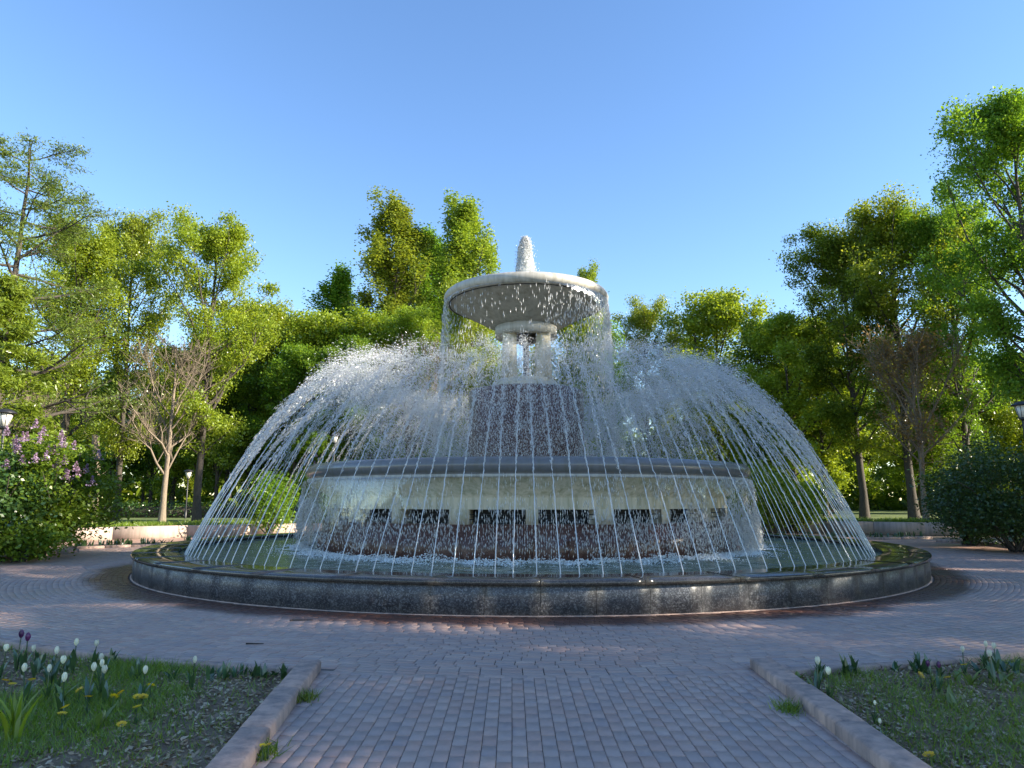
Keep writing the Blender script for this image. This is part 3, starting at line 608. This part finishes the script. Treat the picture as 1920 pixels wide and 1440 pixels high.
SH = 'park tree lining the lawn on the sunny side beyond the dark shrub'
for x, y, H in ((25, 7.5, 15.4), (26, 13.5, 15.6), (24, 1.5, 15.5), (28, 19.5, 15.4), (25, -4.5, 15), (36, 16, 17.5), (36, 9, 17.5), (37, 24, 17), (35, 1, 17), (33, 28.5, 14), (35, 34, 16), (43, 31, 17)):
    tree('dmaple', x, y, H, SH, 'trees lining the sunny side', z=-.02)
q = np.random.default_rng(77); cnt = 0
for i in range(400):
    if cnt >= 90: break
    Y = q.uniform(46, 88); X = q.uniform(-.95, .95) * Y
    if 33 < Y < 58 and abs(X + 2) < 6: continue
    if X > 14 and Y < 56 and q.uniform() < .6: continue
    tree('wood' if q.uniform() < .65 else 'ywood', X, Y, q.uniform(10.5, 13.5), 'slender dark-trunked tree in the wood behind the lawn', 'wood behind the lawn'); cnt += 1
# far wood as one mass
n = 64000; a = q.uniform(.2, math.pi - .2, n); rr = q.uniform(86, 112, n); C = np.stack([rr * np.cos(a), rr * np.sin(a), LAWN + q.uniform(0, 1, n) ** 1.6 * (11 + 3 * fbm(a * 30, a * 0, 2))], 1)
V, F, at = leaves(C, 1.1, q); tag(obj('far_wood', mesh('far_wood', V, F, {'rnd': at}), M['green']), 'distant mass of green woodland closing the view', 'woodland', kind='stuff')
# bare trees, snag
tree('bare', px(325, 34), 34, top(335, 655, 34), 'bare pale-barked tree on the lawn behind the left wall', wide=1.35, k=0, name='bare_tree')
tree('bare', px(62, 29), 29, 5.6, 'small bare tree behind the lilac bush', k=1, name='bare_tree')
tree('brown', px(1712, 36.6), 36.6, top(1700, 650, 36.6), 'half-bare tree with dry brown leaves before the big maples', wide=1.25, name='dry_tree')
for u, Y, H in ((770, 46, 11.), (700, 48, 10.5), (820, 45, 10.8)): tree('bare', px(u, Y), Y, H, 'bare twiggy sapling at the foot of the poplars', 'bare saplings below the poplars', wide=.55, name='sapling')
def trunk_thing(u, Y, v1, r, lean, label, mat):
    x = px(u, Y); h = top(u, v1, Y); P = bend((0, 0, -.1), (lean, 0, 1), h, q, 7, .02, .03); V, F = tube(P, np.linspace(r * 1.25, r * .75, 7), 10); e = empty('tree_snag', (x, Y, LAWN)); obj('trunk', mesh('trunk', V, F, smooth=True), mat, e)
    for k in range(6):
        B = bend(P[3 + k % 3], (q.choice([-1, 1]) * .9, q.normal(0, .4), .45), q.uniform(.5, 1.2), q, 5, .08, .25); V, F = tube(B, np.linspace(.03, .008, 5), 4); obj('branch', mesh('branch', V, F), M['pale_bark'], e)
    tag(e, label, 'tree')
trunk_thing(196, 33.5, 812, .2, .03, 'topless sunlit trunk standing between the lilac bush and the bare tree', M['pale_bark'])

def shrub(name, x, y, w, h, nl, leaf, mat, label, seed, z=0., blossom=None, cat='shrub', group=None, low=.05):
    q = np.random.default_rng(seed); W = Acc(); e = empty(name, (x, y, z)); tips = []
    for k in range(16):
        az = q.uniform(0, 6.283); d = np.array((math.cos(az) * q.uniform(.15, .9), math.sin(az) * q.uniform(.15, .9), 1)); B = bend((q.normal(0, .08 * w), q.normal(0, .08 * w), -.05), d / np.linalg.norm(d), h * q.uniform(.7, 1.), q, 6, .03, .14)
        B[:, :2] = np.clip(B[:, :2], -w * .95, w * .95); V, F = tube(B, np.linspace(.035, .01, 6), 5); W.add(V, F)
    obj('stems', W.mesh('stems', True), M['bark'], e)
    nc = 170; D = q.normal(0, 1, (nc, 3)); D /= np.linalg.norm(D, axis=1, keepdims=True); rad = q.uniform(.35, 1.0, nc) ** .6; C = D * rad[:, None] * np.array([w, w, h * .5]) * .88 + (0, 0, h * .5)
    C *= 1 + .10 * fbm(C[:, 0] * 2, C[:, 2] * 2 + C[:, 1], seed)[:, None]; C[:, 2] = np.clip(C[:, 2], low * h, h * 1.05)
    idx = q.integers(0, nc, nl); P = C[idx] + q.normal(0, 1, (nl, 3)) * np.array([.24, .24, .18]) * (w / 2) ** .5; P[:, 2] = np.maximum(P[:, 2], .02)
    V, F, a = leaves(P, leaf, q); a = np.clip(a * .6 + np.repeat(q.uniform(0, .4, nc)[idx], 4), 0, .999); obj('foliage', mesh('foliage', V, F, {'rnd': a}), mat, e)
    if blossom:
        for bx, by, bz, bn in blossom:
            for _ in range(bn):
                c = np.array((bx, by, bz)) + q.normal(0, 1, 3) * (.42, .2, .3); m = 90; tt = q.uniform(0, 1, m); P = c + np.stack([q.normal(0, .055, m) * (1.1 - tt), q.normal(0, .055, m) * (1.1 - tt), tt * .26 - .05], 1)
                V, F, a = leaves(P, .05, q, asp=.9); obj('blossom', mesh('blossom', V, F, {'rnd': a}), M['lilac'], e)
    return tag(e, label, cat, group)
shrub('lilac_bush', px(105, 20.4), 20.4, 2.25, 3.55, 19000, .12, M['green'], 'lilac bush with purple blossom in the kerbed bed near the larch', 401, .05, [(.2, -1.5, 3.1, 9), (.9, -1.3, 2.9, 8), (1.4, -.9, 2.6, 6), (-.8, -1.7, 1.9, 5), (.3, -1.8, 2.4, 5), (1.3, -1., 2.0, 4)])
shrub('leafy_shrub', px(10, 18.6), 18.8, 1.6, 2.9, 11000, .11, M['deep'], 'dense leafy shrub pressed against the lilac bush', 402, .05)
shrub('leafy_shrub', px(70, 18.9), 18.9, 1.3, 1.2, 5000, .11, M['green'], 'low leafy growth at the foot of the lilac bush', 403, .05)
shrub('dark_shrub', px(1885, 22.3), 22.6, 2.7, 3.35, 26000, .10, M['deep'], 'big rounded dark green shrub in the bed beside the right paving', 404, .05, low=.16)
shrub('dark_shrub', px(1800, 25.5), 25.8, 1.4, 2.6, 9000, .10, M['deep'], 'smaller dark shrub tucked behind the big rounded one', 405, .05)
shrub('flowering_shrub', px(520, 31), 31.3, 1.15, 2.9, 5500, .11, M['green'], 'upright yellow-green shrub by the wall left of the middle basin', 406, .05)
shrub('flowering_shrub', px(1385, 37.5), 37.2, 2.9, 3.6, 12000, .13, M['maple'], 'broad yellow-green shrub by the wall right of the middle basin', 407, .05)
shrub('flowering_shrub', px(1480, 36.5), 37, 1.8, 2.6, 7000, .13, M['maple'], 'lower yellow-green shrub next to the broad one by the wall', 408, .05)
shrub('lilac_bush', px(598, 39), 39.5, 1.6, 3.4, 5000, .14, M['green'], 'small pink-blossomed lilac showing above the middle rim', 409, LAWN, [(0, -1.2, 3.2, 7)])

hd = empty('hedge', (px(330, 46), 46, LAWN)); n = 9000; P = np.stack([q.uniform(-13, 9, n), q.normal(0, .35, n), np.abs(q.uniform(0, 1, n)) ** .7 * (.95 + .1 * q.normal(size=n))], 1); V, F, a = leaves(P, .13, q)
obj('foliage', mesh('foliage', V, F, {'rnd': a}), M['deep'], hd); V, F = box(-13, 9, -.2, .2, 0, .7); obj('branches', mesh('branches', V, F), M['bark'], hd); tag(hd, 'long low clipped hedge across the lawn behind the bare tree', 'hedge')
# grass on the lawn, grass and litter in the near beds
def blades(P, h, w, q, lean=.5):
    n = len(P); a = q.uniform(0, 6.283, n); hh = h * q.uniform(.5, 1.3, n); B = np.stack([np.cos(a), np.sin(a), 0 * a], 1) * (w * q.uniform(.7, 1.3, n))[:, None]
    L = q.normal(0, lean, (n, 2)) * hh[:, None]; V = np.stack([P - B, P + B, P + np.concatenate([L, hh[:, None]], 1)], 1).reshape(-1, 3)
    return V, np.arange(3 * n).reshape(n, 3), np.repeat(q.uniform(0, 1, n), 3)
P = []
for p, s in zip(WP[:-1], WP[1:]):
    L = math.dist(p, s); n = int(L * 700); t = q.uniform(0, 1, n); d = np.abs(q.normal(0, 1.6, n)) + .36; ux, uy = (s[0] - p[0]) / L, (s[1] - p[1]) / L
    P.append(np.stack([p[0] + ux * t * L - uy * d, p[1] + uy * t * L + ux * d, np.full(n, LAWN)], 1))
P = np.concatenate(P); V, F, a = blades(P, .2, .014, q); tag(obj('lawn_grass', mesh('lawn_grass', V, F, {'rnd': a}), M['grass']), 'fresh grass along the top of the retaining wall', 'grass', kind='stuff')
def bed_points(side, n, fn):
    x = (-1.6 - q.uniform(0, 1, n) ** 1.05 * 6.4) if side < 0 else (2.3 + q.uniform(0, 1, n) ** 1.05 * 6.2); yt = FC[1] - np.sqrt(np.clip((RK + .13) ** 2 - (x - FC[0]) ** 2, 1, None)); y = 3.4 + q.uniform(0, 1, n) * (yt - 3.4)
    keep = (q.uniform(size=n) < fn(x, y)) & ((x < -2.05 + .098 * (7.1 - y)) if side < 0 else (x > 2.54 - .04 * (7.1 - y))); return np.stack([x, y, np.full(n, -.05)], 1)[keep] + np.stack([0 * x, 0 * x, .02 * fbm(x * 1.5, y * 1.5, 3)], 1)[keep]
patch = lambda x, y, s: 1 / (1 + np.exp(-5 * (fbm(x * 1.6, y * 1.6, s) + .1)))
dl = lambda x, y: np.clip(patch(x, y, 21) ** 1.8 * np.clip((-x - 2.0) / 1.4, .12, 1), .05, 1)
dr = lambda x, y: np.clip(patch(x, y, 22) ** 3 * .55, .012, 1)
for side, fn, n in ((-1, dl, 90000), (1, dr, 80000)):
    P = bed_points(side, n, fn); V, F, a = blades(P, .062 + .035 * patch(P[:, 0], P[:, 1], 33), .0038, q, .65)
    tag(obj('bed_grass', mesh('bed_grass', V, F, {'rnd': a}), M['grass']), 'patchy short grass in the bed %s of the brick path' % ('left' if side < 0 else 'right'), 'grass', kind='stuff')
    P = bed_points(side, 14000, lambda x, y: 1.15 - fn(x, y)); P[:, 2] += .016; V, F, a = leaves(P, .046, q, 2.2, .5)
    tag(obj('wood_chips', mesh('wood_chips', V, F, {'rnd': a}), M['litter']), 'wood chips scattered on the soil %s of the brick path' % ('left' if side < 0 else 'right'), 'wood chips', kind='stuff')

# tulips, sprouts and dandelions in the near beds
def strap(L, w, q, bendy=.5, n=5):
    t = np.linspace(0, 1, n); az = q.uniform(0, 6.283); lean = q.uniform(.15, bendy); x = lean * L * t ** 1.7; z = L * t * (1 - .25 * lean * t); ww = w * np.sin(np.pi * (.18 + .80 * t)) ** .8
    V = []
    for k in range(n):
        for s in (-1, 0, 1): V.append((x[k] * math.cos(az) - s * ww[k] * math.sin(az), x[k] * math.sin(az) + s * ww[k] * math.cos(az), z[k] + abs(s) * ww[k] * .35))
    F = [(k * 3 + s, k * 3 + s + 1, k * 3 + s + 4, k * 3 + s + 3) for k in range(n - 1) for s in (0, 1)]
    return np.array(V), np.array(F)
def tulip_meshes(seed, open_):
    q = np.random.default_rng(seed); out = {}
    V, F = tube(bend((0, 0, 0), (q.normal(0, .08), q.normal(0, .08), 1), .27, q, 5, 0, .04), .0045, 6); out['stem'] = mesh('stem', V, F, {'rnd': np.full(len(V), .3)}, True); tipp = V[-6:].mean(0); A = Acc()
    for ring, rr in ((0, .021), (1, .018)):
        for k in range(3):
            a = k * 2.094 + ring * 1.047; t = np.linspace(0, 1, 6); pr = rr * (np.sin(np.pi * (.12 + .74 * t)) + .25 * open_ * t) ; wd = .024 * np.sin(np.pi * (.14 + .83 * t)); V = []
            for i in range(6):
                for s in (-1, 0, 1):
                    b = a + s * wd[i] / max(pr[i], .008) * .62; V.append((pr[i] * math.cos(b), pr[i] * math.sin(b), .068 * t[i]))
            A.add(np.array(V) + tipp, [(i * 3 + s, i * 3 + s + 1, i * 3 + s + 4, i * 3 + s + 3) for i in range(5) for s in (0, 1)], q.uniform())
    out['flower'] = A.mesh('flower', True); out['leaf'] = []
    for k in range(3): V, F = strap(q.uniform(.17, .26), .021, q); out['leaf'].append(mesh('leaf', V, F, {'rnd': np.full(len(V), q.uniform())}, True))
    out['stem'].materials.append(M['tleaf']); [m.materials.append(M['tleaf']) for m in out['leaf']]; return out
TU = [tulip_meshes(500 + k, k % 2) for k in range(5)]; TP = [tulip_meshes(520 + k, 0) for k in range(2)]
for tset, mt in ((TU, 'white'), (TP, 'purple')):
    for t in tset: t['flower'].materials.append(M[mt])
def inside(x, y):                                        # keep a plant off the kerbs
    r = math.hypot(x - FC[0], y - FC[1])
    if r < RK + .22: k = (RK + .22) / r; x, y = FC[0] + (x - FC[0]) * k, FC[1] + (y - FC[1]) * k
    return (min(x, -2.12 + .098 * (7.1 - y)) if x < 0 else max(x, 2.61 - .04 * (7.1 - y))), y
def tulip(u, v, colour, label, group, s=1.):
    t = (TU if colour == 'white' else TP)[int(q.integers(5 if colour == 'white' else 2))]; x, y = inside(*gpt(u, v + 6, .24 * s)); e = empty('tulip', (x, y, -.045), q.uniform(0, 6.28)); e.scale = (s,) * 3
    for k in ('stem', 'flower'): obj(k, t[k], None, e)
    for m in t['leaf']: obj('leaf', m, None, e)
    tag(e, label, 'tulip', group)
for u, v in ((15, 635), (205, 632), (297, 652), (335, 703), (160, 745), (275, 750), (423, 600), (536, 603), (580, 680), (573, 722), (510, 748), (605, 752), (362, 798), (803, 756), (1086, 695)):
    tulip(u / 3, 1000 + v / 3, 'white', 'white tulip in the grassy bed on the left of the brick path', 'white tulips in the grassy bed', q.uniform(.85, 1.02))
for u, v in ((112, 565), (147, 580)): tulip(u / 3, 1000 + v / 3, 'purple', 'dark purple tulip among the white ones in the grassy bed', 'purple tulips in the grassy bed', 1.15)
for u, v in ((590, 267), (580, 318), (1563, 190), (1683, 160), (1748, 173), (1731, 222)):
    tulip(1300 + u / 3.097, 1150 + v / 3.097, 'white', 'white tulip in the sparse bed on the right of the brick path', 'white tulips in the sparse bed', q.uniform(.8, .98))
for u, v in ((1043, 488), (1012, 592)): tulip(1300 + u / 3.097, 1150 + v / 3.097, 'white', 'short-stemmed white tulip near the straight kerb of the sparse bed', 'short white tulips by the kerb', .5)
for u, v in ((1372, 272), (1417, 283)): tulip(1300 + u / 3.097, 1150 + v / 3.097, 'purple', 'short magenta tulip half hidden by leaves in the sparse bed', 'magenta tulips in the sparse bed', .8)
LM = []
for k in range(6):
    V, F = strap(q.uniform(.12, .24), .024, q, .9); LM.append(mesh('leaf', V, F, {'rnd': np.full(len(V), q.uniform())}, True)); LM[-1].materials.append(M['tleaf'])
HM = []
for k in range(5):
    V, F = strap(q.uniform(.12, .2), .022, q, .8); HM.append(mesh('leaf', V, F, {'rnd': np.full(len(V), q.uniform())}, True)); HM[-1].materials.append(M['hosta'])
def clump(u, v, n, s, ms, name, label, group):
    x, y = inside(*gpt(u, v, -.03)); e = empty(name, (x, y, -.05), q.uniform(0, 6.28)); e.scale = (s,) * 3
    for k in range(n): obj('leaf', ms[int(q.integers(len(ms)))], None, e, (q.normal(0, .015), q.normal(0, .015), 0), q.uniform(0, 6.28))
    tag(e, label, 'plant', group)
for k in range(17): clump(q.uniform(0, 330), 1240 + q.uniform(0, 40) + k * .3, 4, q.uniform(.65, 1.), LM, 'tulip_plant', 'flowerless tulip leaves along the left curved kerb', 'leaf clumps left kerb')
for u in (395, 412, 425, 440, 455, 472, 485, 497, 515, 533): clump(u, 1268 + q.uniform(-4, 8), 5, q.uniform(.6, .95), LM, 'tulip_plant', 'flowerless tulip leaves along the left curved kerb', 'leaf clumps left kerb')
for u, v in ((1505, 1255), (1520, 1262), (1545, 1252), (1560, 1258), (1575, 1255), (1700, 1250), (1712, 1258), (1725, 1262), (1740, 1265), (1760, 1270), (1850, 1252), (1870, 1258), (1885, 1262), (1835, 1265), (1905, 1262), (1860, 1275), (1640, 1248)):
    clump(u, v, 5, q.uniform(.75, 1.1), LM, 'tulip_plant', 'flowerless tulip leaves along the right curved kerb', 'leaf clumps right kerb')
for u, v, s in ((350, 945, .9), (575, 930, .8), (690, 985, .7), (560, 1085, .9), (850, 1040, .7)): clump(u / 3, 1000 + v / 3, 6, s, HM, 'striped_sprout', 'pale striped leafy sprout in the grassy bed', 'striped sprouts in the grassy bed')
IM = []
for k in range(5):
    V, F = strap(q.uniform(.2, .3), .011, q, .7); IM.append(mesh('leaf', V, F, {'rnd': np.full(len(V), .5 + .5 * q.uniform())}, True)); IM[-1].materials.append(M['grass'])
clump(28, 1385, 14, 1.3, IM, 'iris_plant', 'large clump of long upright leaves in the grassy bed', None)
for u, v, s in ((1500, 540, 1.0), (1420, 430, .8), (1605, 415, 1.0), (1600, 710, .7), (1870, 450, .7), (1830, 400, .8), (1790, 405, .8), (1530, 395, .8), (610, 400, .9), (680, 440, .7), (910, 580, .7)):
    clump(1300 + u / 3.097, 1150 + v / 3.097, 5, s, HM, 'striped_sprout', 'yellow-green leafy sprout in the sparse bed', 'sprouts in the sparse bed')
A = Acc()
for k in range(26):
    a = k * 2.399; rr = .019 * math.sqrt((k + 1) / 26); c = np.array((rr * math.cos(a), rr * math.sin(a), .008 - rr * .2)); d = np.array((math.cos(a), math.sin(a), .5)) * .012; s = np.array((-math.sin(a), math.cos(a), 0)) * .004
    A.add([c - s, c + s, c + d + s, c + d - s], [(0, 1, 2, 3)], k / 26)
DF = A.mesh('flower'); DF.materials.append(M['yellow']); V, F = tube([(0, 0, 0), (.004, 0, .06), (.002, .002, .11)], .003, 5); DS = mesh('stem', V, F, {'rnd': np.full(len(V), .4)}); DS.materials.append(M['tleaf'])
def dandelion(u, v, label, group, z=-.05, s=1.15):
    x, y = gpt(u, v, z + .1 * s); x, y = inside(x, y) if z < 0 else (x, y); e = empty('dandelion', (x, y, z), q.uniform(0, 6)); e.scale = (s,) * 3; f = obj('flower', DF, None, e, (.002, .002, .11)); f.rotation_euler = (q.normal(0, .3) + .3, q.normal(0, .3), 0); obj('stem', DS, None, e)
    for k in range(3): l = obj('leaf', LM[k], None, e, (0, 0, 0), q.uniform(0, 6)); l.scale = (.35, .35, .3)
    tag(e, label, 'dandelion', group)
for u, v in ((66, 862), (178, 835), (30, 840), (848, 868), (640, 930), (677, 910), (497, 932), (770, 934), (808, 930), (365, 990), (350, 1030), (685, 1090), (768, 990), (447, 893)): dandelion(u / 3, 1000 + v / 3, 'yellow dandelion flowering in the grassy bed', 'dandelions in the grassy bed')
for u, v in ((1310, 840), (1572, 310), (1320, 370), (1480, 385)): dandelion(1300 + u / 3.097, 1150 + v / 3.097, 'yellow dandelion flowering in the sparse bed', 'dandelions in the sparse bed')
for u, v in ((492, 1402), (503, 1400)): dandelion(u, v, 'yellow dandelion in a paving joint against the left kerb', 'dandelions against the left kerb', 0., .8)
for u, v, lb in ((572, 1312, 'weed tuft in the joint by the corner of the left kerb'), (488, 1415, 'weed tuft with dandelions at the foot of the left kerb'), (1478, 1332, 'weed tuft at the foot of the right kerb')):
    x, y = gpt(u, v, .0); e = empty('weed_tuft', (x, y, 0)); n = 160; P = np.stack([q.normal(0, .05, n), q.normal(0, .07, n), np.zeros(n)], 1); V, F, a = blades(P, .075, .006, q, .7); obj('leaves', mesh('leaves', V, F, {'rnd': a}), M['grass'], e); tag(e, lb, 'weed')
for k in range(3): LMk = LM[k]
for poly, lb in ((LT, 'left'), (RT, 'right')):          # tulip strips in front of the retaining wall
    for k in range(60 if lb == 'left' else 44):
        i = int(q.integers(len(poly) - 1)); t = q.uniform(); d = q.uniform(.15, .75); p, s = poly[i], poly[i + 1]; L = math.dist(p, s); x = p[0] + (s[0] - p[0]) * t - (s[1] - p[1]) / L * d; y = p[1] + (s[1] - p[1]) * t + (s[0] - p[0]) / L * d
        e = empty('tulip_plant', (x, y, .04), q.uniform(0, 6)); e.scale = (1.2,) * 3
        for m in range(4): obj('leaf', LM[int(q.integers(6))], None, e, (q.normal(0, .03), q.normal(0, .03), 0), q.uniform(0, 6))
        tag(e, 'tulip leaves in the narrow bed before the wall, %s side of the fountain' % lb, 'plant', 'leaf clumps %s wall bed' % lb)

# ---------------------------------------------------------------- lamps and litter
def lamp(u, v, Y, label, z=0.):
    x, ztop = at_y(u, v, Y); h = ztop - z; e = empty('street_lamp', (x, Y, z))
    V, F = tube([(0, 0, 0), (0, 0, .5), (0, 0, .52), (0, 0, h - .62)], np.array([.07, .07, .042, .036]), 10); obj('pole', mesh('pole', V, F, smooth=True), M['metal'], e)
    V, F = lathe([(.03, h - .64), (.07, h - .60), (.10, h - .53), (.03, h - .53)], 16); obj('socket', mesh('socket', V, F[:, ::-1]), M['metal'], e)
    V, F = lathe([(0, h - .53), (.10, h - .53), (.20, h - .15), (0, h - .15)], 8); gl = obj('lantern_glass', mesh('lantern_glass', V, F[:, ::-1]), M['glass'], e)
    for k in range(8):
        a = k * math.pi / 4; V, F = tube([(.102 * math.cos(a), .102 * math.sin(a), h - .53), (.203 * math.cos(a), .203 * math.sin(a), h - .15)], .008, 4); obj('glazing_bar', mesh('glazing_bar', V, F), M['metal'], gl)
    V, F = lathe([(0, h - .152), (.29, h - .15), (.29, h - .12), (.15, h - .03), (.03, h), (0, h)], 20); obj('lamp_cap', mesh('lamp_cap', V, F[:, ::-1]), M['metal'], e)
    tag(e, label, 'street lamp')
lamp(12, 766, 21, 'black post lantern rising behind the lilac bush', .05); lamp(628, 813, 42, 'black post lantern seen through the spray above the middle rim', LAWN); lamp(1914, 752, 22.5, 'black post lantern above the big dark shrub', .05); lamp(354, 880, 44, 'small distant lantern behind the bare tree', LAWN)
for u, v, L, a, lb in ((566, 1163, .32, .1, 'dark fallen twig on the wet paving beside the basin wall'), (478, 1207, .2, 0, 'thin fallen twig on the dry paving')):
    x, y = gpt(u, v, .01); P = bend((-L / 2, 0, 0), (1, a, 0), L, q, 5, 0, .08); P[:, 2] = .012; V, F = tube(P, np.linspace(.009, .005, 5), 5); tag(obj('twig', mesh('twig', V, F), M['twig'], None, (x, y, 0)), lb, 'twig')
